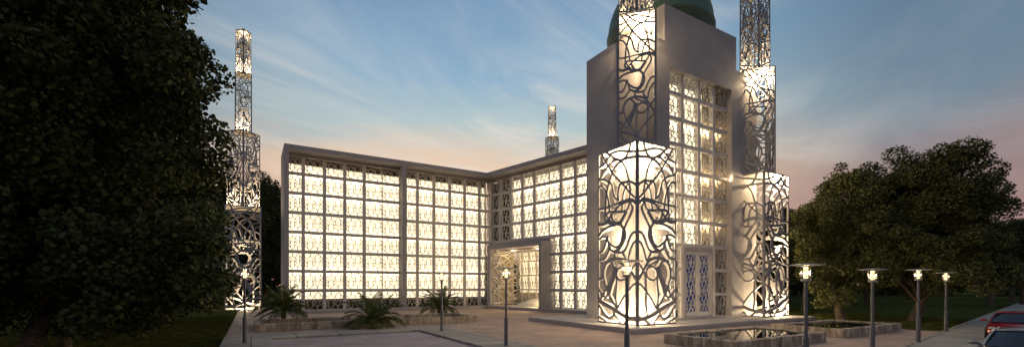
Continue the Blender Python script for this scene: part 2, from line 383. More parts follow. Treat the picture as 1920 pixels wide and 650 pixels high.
# ------------------------------------------------------------------ middle wing
ANG_M=math.atan2(-.719,.695)
wm=empty('mosque_wing',(K[0],K[1],0),ANG_M,label='middle wing of the mosque with open lit doorway, between left wing and domed tower',cat='building')
ML=22.4
Ql=loc(K,ANG_M,Q)
MB().prism([(0,0),(ML,0),(ML,LW),Ql],16.05,16.5).build('roof',plaster,wm)
b2=MB(); b2.box(ML-.4,ML,0,LW,0,16.05); b2.box(4,ML-.4,LW-.4,LW,0,16.05); b2.box(8.9,ML-.4,D+1.6,D+1.8,0,16.05); b2.box(-.9,8.9,D+1.6,D+1.8,8.3,16.05)
b2.box(-1.1,8.99,D-.10,D+.10,7.45,8.02)
b2.build('wall',plaster,wm)
MB().prism([(.95,-.55),(ML,-.55),(ML,D+.5),(-1.3,D+.5),(-.35,.0)],0,.316).build('plinth',plaster,wm)
MB().box(-1.15,ML-.4,D-.12,D+.13,15.704,16.05).build('lintel',plaster,wm)
me_=[.9,2.8,4.7,6.62,8.55,10.5,12.45,14.4,16.35,18.3]
g=MB()
for e in me_:
    if e==8.55: continue
    z0=.32 if e>9 else 8.02
    g.box(e-BW/2,e+BW/2,D-.16,D+.14,z0,15.70)
g.box(-.95,-.55,D-.28,D+.2,8.02,15.7)
g.box(.42,.50,D-.1,D+.05,8.02,15.7)
for z in ROWS[4:-1]: g.box(-1.0,20.0,D-.13,D+.12,z-BW/2,z+BW/2)
for z in ROWS[1:4]: g.box(9.1,20.0,D-.13,D+.12,z-BW/2,z+BW/2)
g.build('window_bars',trimmat,wm)
MB().box(8.49,8.61,D+.2,D+.3,8.02,15.70).build('window_post',plate,wm)
ed=[(-.55,.78),(1.02,2.68),(2.92,4.58),(4.82,6.5),(6.74,8.55),(8.55,10.38),(10.62,12.33),(12.57,14.28),(14.52,16.23)]
for (a,b) in ed:
    for j in range(8):
        if j<4 and a<8.5: continue
        if j<4 and a<9: a2=9.12
        else: a2=a
        z0=ROWS[j]+(BW/2 if j else 0); z1=ROWS[j+1]-(BW/2 if j<7 else 0)
        panel(b-a2,z1-z0,a2,D,z0,wm,sw=.056)
gl=MB()
for z0,z1 in [(.4,4.16),(4.28,8.08)]: gl.box(9.15,ML-.5,D+.62,D+.68,z0,z1)
for z0,z1 in [(8.2,12.0),(12.12,15.36)]: gl.box(2.35,ML-.5,D+.62,D+.68,z0,z1)
gl.build('lit_curtain',glow,wm)
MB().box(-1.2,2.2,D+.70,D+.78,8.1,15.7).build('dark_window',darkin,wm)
for z in (12.06,14.02): fill_strip(3,15,D+.36,z,550,wm)
for z in (4.22,8.14): fill_strip(9.4,16,D+.36,z,330,wm)
# portal
po=MB()
po.box(.35,.82,-.22,D+.2,.32,7.6); po.box(8.75,9.1,-.22,D+.2,.32,7.6)
po.box(.82,8.75,-.22,D+.2,7.1,7.6); po.box(.82,8.75,D+.2,5.0,7.0,7.15)
po.box(8.75,8.95,D+.2,6.0,.32,7.6)
po.build('portal',plaster,wm,bevel=.015)
MB().box(.82,8.75,-.22,6.0,.33,.36).build('portal_floor',plate,wm)
# stair inside the portal
st=MB()
for i in range(5): st.box(3.9+i*.34,8.7,.9+i*.32,5.0,.36+i*.17,.36+(i+1)*.17+.0)
st.build('steps',mat('white_stone',(.72,.69,.62),.5,noise=.04),wm,bevel=.01)
for q in [(8.66,.75,1.35),(8.66,3.3,1.9)]:  # fill lamps added on the right jamb to whiten the steps
    MB().box(q[0],q[0]+.07,q[1]-.12,q[1]+.12,q[2]-.06,q[2]+.06).build('step_fill_box',bulb,wm)
    plight('step_fill_light',(q[0]-.25,q[1],q[2]),330,.12,parent=wm)
g=MB(); yb=4.2
for x in [1.9,3.1,4.35,5.6,6.85,8.1]: g.box(x-.08,x+.08,yb-.08,yb+.08,.36,7.0)
for z in [2.25,4.0,5.75]: g.box(.82,8.75,yb-.07,yb+.07,z-.1,z+.1)
g.build('window_bars',trimmat,wm)
for a,b in [(.84,1.82),(1.98,3.02),(3.18,4.27),(4.43,5.52),(5.68,6.77),(6.93,8.02)]:
    for z0,z1 in [(.36,2.15),(2.35,3.9),(4.1,5.65),(5.85,7.0)]:
        panel(b-a,z1-z0,a,yb,z0,wm,sw=.06)
MB().box(.9,8.7,yb+.6,yb+.66,1.9,6.9).build('lit_curtain',glowdim,wm)
MB().box(.85,8.75,yb+.70,yb+.74,.36,7.0).build('inner_wall',tanin,wm)
for q in [(2.4,2.2,6.6),(6.6,2.0,6.6)]:
    MB().lathe([(.02,6.90),(.14,6.95),(.14,6.99)],16,q[:2]).build('ceiling_lamp',bulb,wm)
    plight('portal_light',(q[0],q[1],6.7),90,.15,parent=wm)

# ------------------------------------------------------------------ swirl lattice
raw=[
 ([(67,250),(180,195),(280,145),(390,120),(430,140),(480,180),(520,200),(583,205)],26),
 ([(145,118),(165,180),(200,240),(260,255),(330,215),(400,150),(450,95),(480,62)],27),
 ([(67,300),(150,275),(230,258),(300,270),(360,305),(395,355),(430,430),(460,530),(475,600),(480,680),(485,780)],27),
 ([(545,50),(480,180),(430,265),(390,340),(340,410),(270,500),(200,590),(150,660),(90,730),(67,780)],25),
 ([(260,270),(215,350),(190,430),(170,520),(155,600),(150,650),(160,740),(170,800),(200,835),(260,835)],22),
 ([(300,235),(360,215),(440,240),(500,280),(560,350),(583,362)],26),
 ([(583,350),(520,375),(450,415),(400,470),(375,560),(350,640),(300,692)],25),
 ([(67,610),(110,565),(160,532),(210,520),(270,508),(300,565),(308,640),(298,695)],28),
 ([(160,540),(205,580),(235,640),(245,720),(255,800),(260,840)],24),
 ([(583,435),(530,450),(490,500),(460,570),(440,640),(430,700),(420,790)],25),
 ([(67,790),(110,748),(170,722),(300,722),(420,724),(583,712)],26),
 ([(67,805),(130,750),(200,742),(280,748),(340,785),(400,830),(455,890)],28),
 ([(200,840),(270,828),(350,806),(430,788),(480,805),(490,850),(455,890)],30),
 ([(480,770),(455,840),(400,905)],22),
 ([(200,845),(240,900),(285,950),(340,945),(400,925),(450,898),(520,905),(583,880)],42),
 ([(398,830),(378,890),(335,935),(285,940)],30),
 ([(270,960),(400,955),(480,965),(540,990),(583,1035)],30),
 ([(150,760),(125,810),(130,860),(170,930),(215,1000),(235,1045)],26),
 ([(290,950),(245,1010),(222,1070),(222,1130),(255,1195),(300,1240),(350,1255)],34),
 ([(240,1030),(250,1110),(275,1185),(315,1212),(365,1195),(420,1150),(450,1110),(455,1060)],28),
 ([(455,1090),(475,1068),(520,1052),(583,1075)],25),
 ([(465,1080),(485,1150),(520,1215),(550,1227),(583,1215)],26),
 ([(440,1140),(418,1210),(380,1242),(330,1270),(250,1282),(225,1268)],30),
 ([(67,1100),(120,1100),(160,1150),(190,1220),(215,1268),(240,1290)],27),
 ([(67,1190),(110,1212),(145,1270),(165,1340),(175,1400)],25),
 ([(245,1285),(215,1350),(175,1400)],24),
 ([(418,1205),(450,1260),(490,1312),(540,1322),(583,1318)],26),
 ([(350,1255),(352,1335)],26),
 ([(67,1618),(130,1520),(170,1450),(220,1382),(290,1347),(360,1340),(430,1352),(480,1390),(508,1460),(512,1525),(540,1542),(583,1546)],34),
 ([(190,1450),(260,1412),(312,1382),(352,1348)],22),
 ([(67,1415),(110,1465),(150,1510),(170,1600),(180,1750),(175,1850),(190,1985)],24),
 ([(250+74*math.cos(t*math.pi/8),1520+74*math.sin(t*math.pi/8)) for t in range(17)],25),
 ([(335,1430),(360,1530),(400,1630),(430,1725)],62),
 ([(425,1352),(385,1385),(362,1420),(350,1475),(420,1600),(480,1690),(530,1770),(583,1792)],27),
 ([(510,1510),(490,1580),(470,1660),(430,1740),(380,1820),(340,1880),(310,1915)],25),
 ([(322,1540),(325,1650),(335,1760),(325,1860),(310,1915)],25),
 ([(67,1650),(110,1662),(180,1730),(250,1810),(310,1905)],26),
 ([(583,1655),(530,1720),(500,1760),(460,1768),(430,1735)],26),
 ([(67,2036),(222,1994),(377,1905),(583,1800)],42),
 ([(350,1935),(370,1985),(420,2010),(480,1980),(540,1900),(583,1840)],27),
 ([(67,2000),(160,2030),(220,2075)],24),([(350,1975),(300,2030),(270,2080)],22),([(583,1990),(540,2010),(470,2055)],24),
]
unit=[]
for pts,w in raw:
    q=[]
    for x,y in smoothline(pts,4):
        u=(x-67)/516.0; v=(y-(125-80*u))/1975.0
        v=(y-(125-80*u*(1-.5*v)))/1975.0
        q.append((min(max(u,0),1),1-min(max(v,0),1)))
    unit.append((q,w/516.0))
SWM={}
def swirl_mesh(s,h,mirror,dep=.05):
    key=(round(s,2),round(h,2),mirror)
    if key in SWM: return SWM[key]
    mb=MB(); ed_=.026*s if s>2 else .035*s
    for i,(q,w) in enumerate(unit):
        pts=[((1-u if mirror else u)*s-s/2, v*h) for u,v in q]
        mb.ribbon(pts,w*s*.84,-dep/2-.0008*i,dep/2+.0008*i)
    dz=.06
    mb.box(-s/2,-s/2+ed_,-dep*.55-.04,dep*.55,0,h); mb.box(s/2-ed_,s/2,-dep*.55-.04,dep*.55,0,h)
    mb.box(-s/2+ed_,s/2-ed_,-dep*.55-.038,dep*.55,0,ed_); mb.box(-s/2+ed_,s/2-ed_,-dep*.55-.038,dep*.55,h-ed_,h)
    me=mb.mesh('lattice_screen'); SWM[key]=me; return me
def place_screen(parent,s,h,mirror,x,y,z,rz,m,dep=.05):
    me=swirl_mesh(s,h,mirror,dep)
    if not me.materials: me.materials.append(m)
    o=bpy.data.objects.new('lattice_screen',me); COL.objects.link(o); o.parent=parent; o.location=(x,y,z); o.rotation_euler=(0,0,rz); return o
# portal side screen (swirl) on the left wall of the passage
sc_=MB()
for i,(q,w) in enumerate(unit):
    sc_.ribbon([(u*3.9+.15,v*6.6+.38) for u,v in q],w*2.2,-.03-.0008*i,.03+.0008*i)
ps=sc_.build('lattice_screen',latt,wm); ps.location=(1.0,0,0); ps.rotation_euler=(0,0,R(90))
ps.data.materials.clear(); ps.data.materials.append(plate)
MB().box(.40,.46,D+.2,4.2,.36,7.0).build('passage_wall',tanin,wm)

TZ=[0,11.7,20.3,27.0,32.0]; TS=[3.48,2.3,1.55,1.04]
def minaret(c, z0, lights, label, ntier=4):
    root=empty('minaret',(c[0],c[1],z0),ANG_A,label=label,cat='minaret',group='lattice minarets around the mosque')
    for t in range(ntier):
        s=TS[t]; h=(TZ[t+1]-(0 if t else z0))-(TZ[t]-0)
        zb=TZ[t]-z0 if t else 0
        if t: h=TZ[t+1]-TZ[t]
        else: h=TZ[1]-z0
        rot=R(45) if t%2 else 0
        fr=MB()
        e=.022*s
        for sx in(-1,1):
            for sy in(-1,1):
                cx=sx*(s/2); cy=sy*(s/2); fr.box(cx-e*.6,cx+e*.6,cy-e*.6,cy+e*.6,0,h)
        tier=fr.build('tier',steel,root); tier.location=(0,0,zb); tier.rotation_euler=(0,0,rot)
        MB().box(-s/2+.07,s/2-.07,-s/2+.07,s/2-.07,h-.10,h-.03).build('top_plate',plate,tier)
        if t or 1: MB().box(-s/2+.07,s/2-.07,-s/2+.07,s/2-.07,.02,.06).build('floor_plate',plate,tier)
        hh=h
        y=s/2
        place_screen(tier,s,hh,False,0,-y,0,0,steel)                     # front
        place_screen(tier,s,hh,True,-y,0,0,R(-90),steel)                 # left face, mirrored about the corner
        place_screen(tier,s,hh,False,0,y,0,R(180),steel)
        place_screen(tier,s,hh,True,y,0,0,R(90),steel)
        for (f,px,py,en) in lights[t]:
            zz=f*h
            MB().lathe([(.02,zz-.05),(.045,zz-.03),(.045,zz+.03),(.02,zz+.05)],10,(px,py)).build('light_fitting',bulb,tier)
            l=plight('minaret_light',(px,py,zz),en,.28,parent=tier)
    return root
# tower corner sits in the middle of these two, so their lamps stand towards the free side
f=1.0
near=[[(.05,-1.1,-1.1,800),(.06,1.2,-.8,420),(.06,-.8,1.2,420),(.95,-1.1,-1.1,800),(.95,1.2,-.8,400),(.95,-.8,1.2,400),(.5,1.25,-.9,300),(.5,-.9,1.25,300),(.32,-1.25,-1.25,200),(.70,-1.25,-1.25,200)],[(.92,-.85,0,900),(.92,-.2,-.85,500),(.6,-.85,0,160)],[(.06,0,0,300),(.9,0,0,300)],[(.06,0,0,300)]]
minaret((8.30,29.4),.30,near,'tall stepped lattice minaret at the near corner of the tower, behind a street lamp')
right=[[(.04,1.1,-1.1,1500),(.04,-1.1,-1.3,60),(.96,1.1,-1.1,1000),(.96,-1.1,-1.3,60),(.5,1.2,-1.0,450)],[(.93,-.15,-.85,1000),(.93,-.85,0,300)],[(.08,0,0,500)],[(.06,0,0,300)]]
minaret((20.2,36.6),.30,right,'stepped lattice minaret at the right corner of the tower, with dark trees to its right')
left=[[(.04,0,0,1100),(.6,0,0,400)],[(.06,0,0,1500)],[(.06,0,0,1100)],[(.06,0,0,1000),(.95,0,0,120)]]
minaret((-31.0,50.8),.02,left,'stepped lattice minaret beside the left end of the building, half behind the big dark tree')
minaret((6.6,72.3),.02,left,'distant small lattice minaret seen rising above the roof of the middle wing')

# ------------------------------------------------------------------ tower
T0=(8.30,29.4)
tw=empty('mosque_tower',(T0[0],T0[1],0),ANG_A,label='tall plastered entrance tower with green dome, recessed lattice window and blue double door',cat='tower')
TWd=13.9; TD=5.05
fl,fr_,ft=3.3,10.55,18.2
b=MB()
b.box(0,fl,0,TD,.3,19.9); b.box(fr_,TWd,0,TD,.3,19.9); b.box(fl,fr_,0,TD,ft,19.9)
b.box(fl,fr_,2.2,2.5,.3,ft)
b.box(fl,fr_,TD-.3,TD,.3,ft)
b.box(2.77,11.13,0,4.1,19.9,22.5); b.box(2.9,11.0,TD,8.0,16.5,19.9)
b.build('wall',plaster,tw)
cols=[3.3,5.1,7.0,8.8,10.55]; TR=[.45,2.1,3.95,5.75,7.55,9.38,11.2,13.05,14.9,16.7,18.2]
yL=.5
g=MB()
for i,c in enumerate(cols[1:-1]):
    g.box(c-.13,c+.13,yL-.16,yL+.14,5.85 if i==1 else .45,ft)
for z in TR[1:-1]:
    if z<5: g.box(fl,5.1,yL-.13,yL+.12,z-.13,z+.13); g.box(8.8,fr_,yL-.13,yL+.12,z-.13,z+.13)
    else: g.box(fl,fr_,yL-.13,yL+.12,z-.13,z+.13)
g.box(fl,fl+.08,yL-.12,yL+.12,.45,ft)
g.build('window_bars',trimmat,tw)
MB().box(fl-.1,fr_+.1,-.25,yL+.6,.30,.45).build('plinth',plaster,tw)
for a,b_ in [(3.38,4.97),(5.23,6.87),(7.13,8.67),(8.93,10.55)]:
    for j in range(10):
        if j<3 and 5<a<8.7: continue
        z0=TR[j]+(.13 if j else 0); z1=TR[j+1]-(.13 if j<9 else 0)
        panel(b_-a,z1-z0,a,yL,z0,tw,sw=.05)
gl=MB()
for z0,z1 in [(5.8,9.3),(9.45,13.0),(13.1,17.75)]: gl.box(3.35,8.35,yL+.62,yL+.68,z0,z1)
gl.box(3.35,4.95,yL+.62,yL+.68,.5,5.7)
gl.build('lit_curtain',glow,tw)
MB().box(8.35,10.5,yL+.62,yL+.68,.5,17.9).build('inner_wall',tanin,tw)
for z in (7.55,11.2,14.9): fill_strip(3.6,10.3,yL+.34,z,190,tw)  # added fill, also warms the inner wall of the last column
# doors
dr=MB()
dr.box(5.23,5.41,yL-.18,yL+.1,.45,5.62); dr.box(8.49,8.67,yL-.18,yL+.1,.45,5.62); dr.box(5.41,8.49,yL-.18,yL+.1,5.36,5.62)
df=dr.build('door_frame',plaster,tw,bevel=.01)
for a,b_ in [(5.41,6.94),(6.96,8.49)]:
    d=MB(); d.box(a,a+.22,yL-.10,yL,.47,5.34); d.box(b_-.22,b_,yL-.10,yL,.47,5.34); d.box(a+.22,b_-.22,yL-.10,yL,5.05,5.34); d.box(a+.22,b_-.22,yL-.10,yL,.47,.80)
    do=d.build('door',trimmat,tw,bevel=.01)
    MB().box(a+.22,b_-.22,yL+.02,yL+.05,.80,5.05).build('door_glass',blueg,do)
    for j in range(4):
        key='d'; panel(b_-a-.44,4.25/4,a+.22,yL-.05,.80+j*4.25/4,do,sw=.036)
    MB().tube([(b_-.11 if a<6 else a+.11,yL-.17,1.6),(b_-.11 if a<6 else a+.11,yL-.17,2.1)],.02).build('handle',polemat,do)
# dome
dm=MB()
prof=[(3.9,19.92),(3.9,22.1),(4.05,22.3),(4.05,22.55),(4.18,22.7),(4.32,23.1),(4.40,23.45),(4.47,23.6),(4.47,23.75),(4.38,23.85)]
for i in range(1,15):
    a=i/15*math.pi/2; prof.append((4.36*math.cos(a)+.0,23.85+4.5*math.sin(a)))
prof+=[(.25,28.5),(.12,29.0),(.22,29.3),(.05,29.6),(.03,30.6)]
dmo=dm.lathe(prof,64,(0,0)).build('dome',domem,tw,smooth=True)
dmo.location=(7.45,4.5,0); dmo.scale=(.97,.97,1)
# small floodlight on the right jamb
fx=MB().box(fr_-.16,fr_-.02,.0,.14,11.0,11.2).build('floodlight',bulb,tw)
plight('flood_light',(fr_-.1,-.12,11.3),16,.06,parent=tw)
# glow on the piers comes from the minaret lamps

# ------------------------------------------------------------------ street lamps
def make_lamp(label):
    root=empty('street_lamp',(0,0,0),0,label=label,cat='street lamp',group='disc-topped street lamps along the walks')
    MB().lathe([(.11,0),(.11,.03),(.085,.04),(.085,1.15),(.055,1.25),(.052,2.92)],16).build('pole',polemat,root,smooth=False)
    MB().lathe([(.05,3.475),(.20,3.465),(.40,3.445),(.52,3.43),(.52,3.42),(.12,3.375)],32).build('lamp_shade',discmat,root)
    ln=MB().lathe([(.06,3.02),(.06,3.37)],16).build('bulb',bulb,root)
    fr=MB()
    fr.lathe([(.06,2.92),(.14,2.93),(.14,2.99),(.06,3.0)],20)
    for z in (3.08,3.17,3.26): fr.lathe([(.13,z),(.175,z-.012),(.175,z+.004),(.13,z+.016)],20)
    for k in range(6):
        a=k*math.pi/3; fr.tube([(.135*math.cos(a),.135*math.sin(a),2.96),(.135*math.cos(a),.135*math.sin(a),3.40)],.009,5)
    fr.build('lantern',discmat,root)
    plight('street_lamp_light',(0,0,3.2),650,.13,parent=root)
    return root
lamps=[(-4.15,26.0,.125,'street lamp on the narrow walk beside the third palm, farthest of the centre row'),
 (-.26,19.6,.125,'street lamp standing in front of the open lit doorway'),
 (3.6,13.8,.125,'street lamp in front of the big minaret by the tower'),
 (-12.45,20.5,.125,'street lamp in front of the left minaret beside the big dark tree'),
 (9.15,13.7,0,'tallest-looking street lamp right of the tower, in front of the stone pools'),
 (14.5,17.7,0,'street lamp between the tallest-looking one and the roadside pair, by the rear pool'),
 (19.3,20.9,.10,'street lamp on the roadside kerb, second nearest to the cars'),
 (25.45,25.8,.10,'farthest and smallest street lamp, on the roadside walk near the red car')]
lp=None
for i,(x,y,z,lb) in enumerate(lamps):
    o=make_lamp(lb) if lp is None else copy_tree(lp)
    if lp is None: lp=o
    o['label']=lb; o.location=(x,y,z-.0)

# ------------------------------------------------------------------ stone basins
def basin(o, L, Dp, label, h=.47, t=.34, group=None):
    root=empty('stone_basin',(o[0],o[1],0),ANG_A,label=label,cat='pool',group=group)
    mb=MB(); bl=.42 if L<10 else 1.35
    def row(x0,x1,y0,y1,alongx):
        n=max(1,round(((x1-x0) if alongx else (y1-y0))/bl))
        for i in range(n):
            hz=h+rng.uniform(-.018,.018); j=rng.uniform(-.012,.012)
            if alongx:
                a=x0+(x1-x0)*i/n; b_=x0+(x1-x0)*(i+1)/n; mb.box(a+.006,b_-.006,y0+j,y1+j,0,hz)
            else:
                a=y0+(y1-y0)*i/n; b_=y0+(y1-y0)*(i+1)/n; mb.box(x0+j,x1+j,a+.006,b_-.006,0,hz)
    row(0,L,0,t,True); row(0,L,Dp-t,Dp,True); row(0,t,t,Dp-t,False); row(L-t,L,t,Dp-t,False)
    mb.build('stone_border',stone,root,bevel=.022)
    MB().box(t+.01,L-t-.01,t+.01,Dp-t-.01,.02,h-(.07 if L<10 else .26)).build('water',water,root)
    return root
F1=(9.2,18.05)
basin(F1,7.45,3.7,'square stone pool with water mirroring the lit minaret, behind the tallest-looking lamp')
basin((17.5,23.2),7.45,3.8,'stone pool with dark water, farther and to the right of the other small pool')
basin((-15.3,26.15),14.7,4.4,'long low stone basin in front of the left wing, between the palms')

# ------------------------------------------------------------------ palms
def palm(loc,label,h=.5,fl=1.9,seed=1,nf=30):
    rg=np.random.default_rng(seed)
    root=empty('palm',(loc[0],loc[1],loc[2]),rg.uniform(0,6),label=label,cat='palm',group='small palms around the long basin')
    MB().lathe([(.16,-.02),(.19,.1),(.15,.3*h),(.19,.55*h),(.14,h)],10).build('trunk',bark,root)
    mb=MB()
    for i in range(nf):
        az=i*2.4+rg.uniform(-.2,.2); up=R(np.interp(i/nf,[0,1],[15,82]))+rg.uniform(-.08,.08); L=fl*rg.uniform(.85,1.12)
        p=np.array([0,0,h]); d=np.array([math.cos(az)*math.cos(up),math.sin(az)*math.cos(up),math.sin(up)]); pts=[p.copy()]
        st=14
        for k in range(st):
            d=d+np.array([0,0,-.095-.02*rg.random()]); d/=np.linalg.norm(d); p=p+d*L/st; pts.append(p.copy())
        mb.tube(pts,[.022*(1-k/(st+1))+.004 for k in range(st+1)],4)
        sidev=np.array([-math.sin(az),math.cos(az),0])
        for k in range(2,st):
            for m_ in (0,.5):
                q=pts[k]*(1-m_)+pts[k+1]*m_; dd=pts[k+1]-pts[k]; dd/=np.linalg.norm(dd)
                ll=.48*fl/1.9*math.sin(math.pi*min(1,(k+m_)/st*.85+.15))**.7
                for sgn in(-1,1):
                    t=q+(sidev*sgn*.8+dd*.75+np.array([0,0,rg.uniform(-.35,.1)]))*ll
                    wv=dd*.018+np.array([0,0,.006])
                    mb.poly([q-wv,q+wv,(q+t)/2+wv*1.3+np.array([0,0,.03]),t,(q+t)/2-wv*1.3+np.array([0,0,.03])],[(0,1,2,3,4)])
    mb.build('fronds',palmm,root)
palm((-16.2,31.2,.2),'leftmost small palm, rising behind the left end of the long basin',seed=2,fl=2.2,h=.75)
palm((-8.95,28.4,.02),'middle palm, standing in front of the long basin on the paving',seed=5,fl=2.35,h=.4)
palm((-6.4,38.7,.02),'palm behind the right half of the long basin, nearest the wing',seed=9,fl=2.25,h=.75)

# ------------------------------------------------------------------ trees
def leaves_mesh(name, centers, radii, per, size, seed, squash=.75, hexa=False):
    rg=np.random.default_rng(seed)
    P=[]
    for c,r_ in zip(centers,radii):
        n=int(per*(r_**2)); v=rg.normal(size=(n,3)); v/=np.linalg.norm(v,axis=1)[:,None]
        rr=r_*rg.uniform(.35,1.08,size=(n,1))**.6; v=v*rr; v[:,2]*=squash; P.append(v+c)
    P=np.concatenate(P); n=len(P)
    a=rg.normal(size=(n,3)); a[:,2]*=.55; a/=np.linalg.norm(a,axis=1)[:,None]
    b=rg.normal(size=(n,3)); b-=a*(a*b).sum(1)[:,None]; b/=np.linalg.norm(b,axis=1)[:,None]
    s=size*rg.uniform(.6,1.25,size=(n,1))
    c_=np.cross(a,b)
    if hexa:
        V=np.stack([P-a*s*.5, P-a*s*.18+b*s*.42+c_*s*.06, P+a*s*.25+b*s*.36, P+a*s*.6, P+a*s*.25-b*s*.36, P-a*s*.18-b*s*.42+c_*s*.06],1); q=6
    else:
        V=np.stack([P-a*s*.5, P+b*s*.34+c_*s*.05, P+a*s*.55, P-b*s*.34+c_*s*.05],1); q=4
    V=V.reshape(-1,3).astype(np.float32)
    me=bpy.data.meshes.new(name); me.vertices.add(len(V)); me.vertices.foreach_set('co',V.ravel())
    me.loops.add(n*q); me.loops.foreach_set('vertex_index',np.arange(n*q,dtype=np.int32))
    me.polygons.add(n); me.polygons.foreach_set('loop_start',np.arange(0,n*q,q,dtype=np.int32)); me.polygons.foreach_set('loop_total',np.full(n,q,dtype=np.int32))
    me.update(calc_edges=True); return me

def crown_clumps(rx,rz,cz,n,seed,rc,off=(0,0)):
    rg=np.random.default_rng(seed); C=[];Rr_=[]
    while len(C)<n:
        v=rg.normal(size=3); v/=np.linalg.norm(v); f=rg.uniform(.25,1)**.45
        L_=(.25 if seed in(11,13) else .95); lump=1+L_*.24*math.sin(3*math.atan2(v[1],v[0])+seed)+L_*.16*math.sin(6*v[2]+2*v[0]+seed*2)
        p=np.array([off[0]+v[0]*rx*f*lump,off[1]+v[1]*rx*f*lump,cz+v[2]*rz*f*lump])
        if v[2]<-.85 and rg.random()<.5: continue
        C.append(p); Rr_.append(rc*rg.uniform(.6,1.3))
    return C,Rr_
def tree(name,loc,label,mat_,H=12,rx=4.5,base=2.0,tr=.32,lean=(.4,.2),seed=1,n=90,rc=1.2,per=330,size=.26,hexa=False,group=None,rz=0,off=(0,0),extra=None):
    root=empty(name,loc,rz,label=label,cat='tree',group=group)
    cz=(H+base)/2; rzv=(H-base)/2
    C,Rr_=crown_clumps(rx-rc*.6,rzv-rc*.5,cz,n,seed,rc,off)
    if extra:
        for e_ in extra: C.append(np.array(e_[:3])); Rr_.append(e_[3])
    rg=np.random.default_rng(seed+50)
    hb=max(base,2.3); t=MB(); top=np.array([lean[0]*1.6,lean[1]*1.6,cz+rzv*.3])
    pts=[np.array([0,0,-.1]),np.array([lean[0]*.15,lean[1]*.15,.5]),np.array([lean[0]*.45,lean[1]*.45,hb*.75]),np.array([lean[0],lean[1],hb*1.6]),np.array([lean[0]*1.4,lean[1]*1.4,cz]),top]
    sp=smoothline(pts,4); k=len(sp)
    t.tube(sp,[tr*1.15*(1-i/(k-1))**.8+.05 if i>0 else tr*1.35 for i in range(k)],12)
    idx=rg.choice(len(C),size=(9 if seed in(11,13) else 26),replace=False)
    for j in idx:
        c=C[j]; s0=sp[int(rg.uniform(.35,.85)*k)]; s0=np.array(s0)
        m1=(s0+c)/2+np.array([rg.uniform(-.3,.3),rg.uniform(-.3,.3),-.3*rg.random()+.2])
        t.tube(smoothline([s0,m1,c],4),[tr*.42*(1-i/9)+.015 for i in range(9)],6)
    t.build('trunk',bark,root,smooth=True)
    me=leaves_mesh('crown',C,Rr_,per,size,seed,hexa=hexa); me.materials.append(mat_)
    o=bpy.data.objects.new('crown',me); COL.objects.link(o); o.parent=root
    return root
# big dark group on the left
rge=np.random.default_rng(5); ext=[]
for i in range(150):
    zz_=rge.uniform(13.2,18.5); px_=rge.uniform(120,385); py_=rge.uniform(400,612-max(0,px_-290)*.5)
    ext.append(((px_-960)/825*zz_+16.8,zz_-15.0,2.8-(py_-534)/825*zz_,rge.uniform(.55,.95)))
for i in range(46):
    zz_=rge.uniform(13.5,17.5); py_=rge.uniform(-60,330); px_=rge.uniform(270,np.interp(py_,[-60,0,100,200,330],[335,345,370,395,405]))
    ext.append(((px_-960)/825*zz_+16.8,zz_-15.0,2.8-(py_-534)/825*zz_,rge.uniform(.5,.85)))
tree('tree',(-16.8,15.0,0),'big dark leafy tree filling the left edge, with the thick leaning trunk',leafA,H=17,rx=7.4,base=.7,tr=.30,lean=(1.5,.3),seed=11,n=440,rc=1.2,per=440,size=.155,hexa=True,off=(-2.0,.6),extra=ext)
tree('tree',(-18.9,18.6,0),'dark tree with a thin upright trunk just right of the thick leaning trunk',leafA,H=16,rx=5.6,base=1.0,tr=.17,lean=(-.1,.2),seed=13,n=190,off=(-1.2,0),rc=1.3,per=280,size=.19,hexa=True)
tree('tree',(-24.4,29.5,0),'dark tree with low foliage between the big left tree and the left minaret',leafB,H=9.5,rx=4.9,base=.9,tr=.2,lean=(.2,.2),seed=17,n=130,rc=1.1,per=420,size=.19)
# distant kinds
tb=tree('tree',(30.5,33.5,0),'largest olive green tree right of the tower, with a leaning trunk',leafB,H=12.9,rx=4.8,base=.9,tr=.34,lean=(1.9,.2),seed=24,n=400,rc=.85,per=560,size=.18)
tc_=tree('tree',(27.0,36.0,0),'olive green tree between the right minaret and the largest tree',leafB,H=11.9,rx=3.7,base=.9,tr=.28,lean=(-1.0,.3),seed=29,n=290,rc=.80,per=560,size=.18)
td=tree('tree',(33.2,50,0),'round tree just right of the right minaret, farther back',leafA,H=12.5,rx=4.2,base=2.8,tr=.28,lean=(.3,.1),seed=31,n=100,rc=1.2,per=420,size=.22)
tfar=tree('tree',(-38.0,68,0),'tall dark tree standing between the left minaret and the left wing',leafC,H=20,rx=6.6,base=1.5,tr=.4,lean=(.3,.1),seed=37,n=170,rc=1.6,per=200,size=.33)
spots=[
 (td,62,57,1.0,'dark distant tree at the right edge behind the red car',.6),
 (td,47,62,1.05,'distant tree behind the gap between the third and fourth roadside lamps',1.7),
 (td,72,62,1.05,'distant tree cut by the right edge of the view',2.4),
 (td,58,72,1.1,'far tree low behind the largest olive tree',3.1),
 (td,42,72,1.1,'far tree behind the round tree, right of the minaret',4.0),
 (td,84,74,1.1,'far tree beyond the road, outermost on the right',5.0),
 (td,36,64,.85,'small far tree peeping left of the olive trees',5.6),
 (tfar,-47,70,1.0,'tall dark tree directly behind the left minaret',1.1),
 (tfar,-57,66,1.0,'tall dark tree behind the big left tree, farther left',2.2),
 (tfar,-31,74,.95,'tall dark tree peeping over the end of the left wing',3.3),
 (tfar,-70,60,1.0,'tall dark tree deepest in the row behind the big left tree',4.4),
 (tfar,78,92,.75,'dark tree in the far row past the lawn',5.0),
 (tfar,95,88,.75,'last dark tree of the far row past the lawn',5.9),
 (tfar,62,95,.72,'dark tree in the far row behind the olive trees',.9),
 (tfar,47,95,.72,'dark tree in the far row right of the minaret foot',2.9),
]
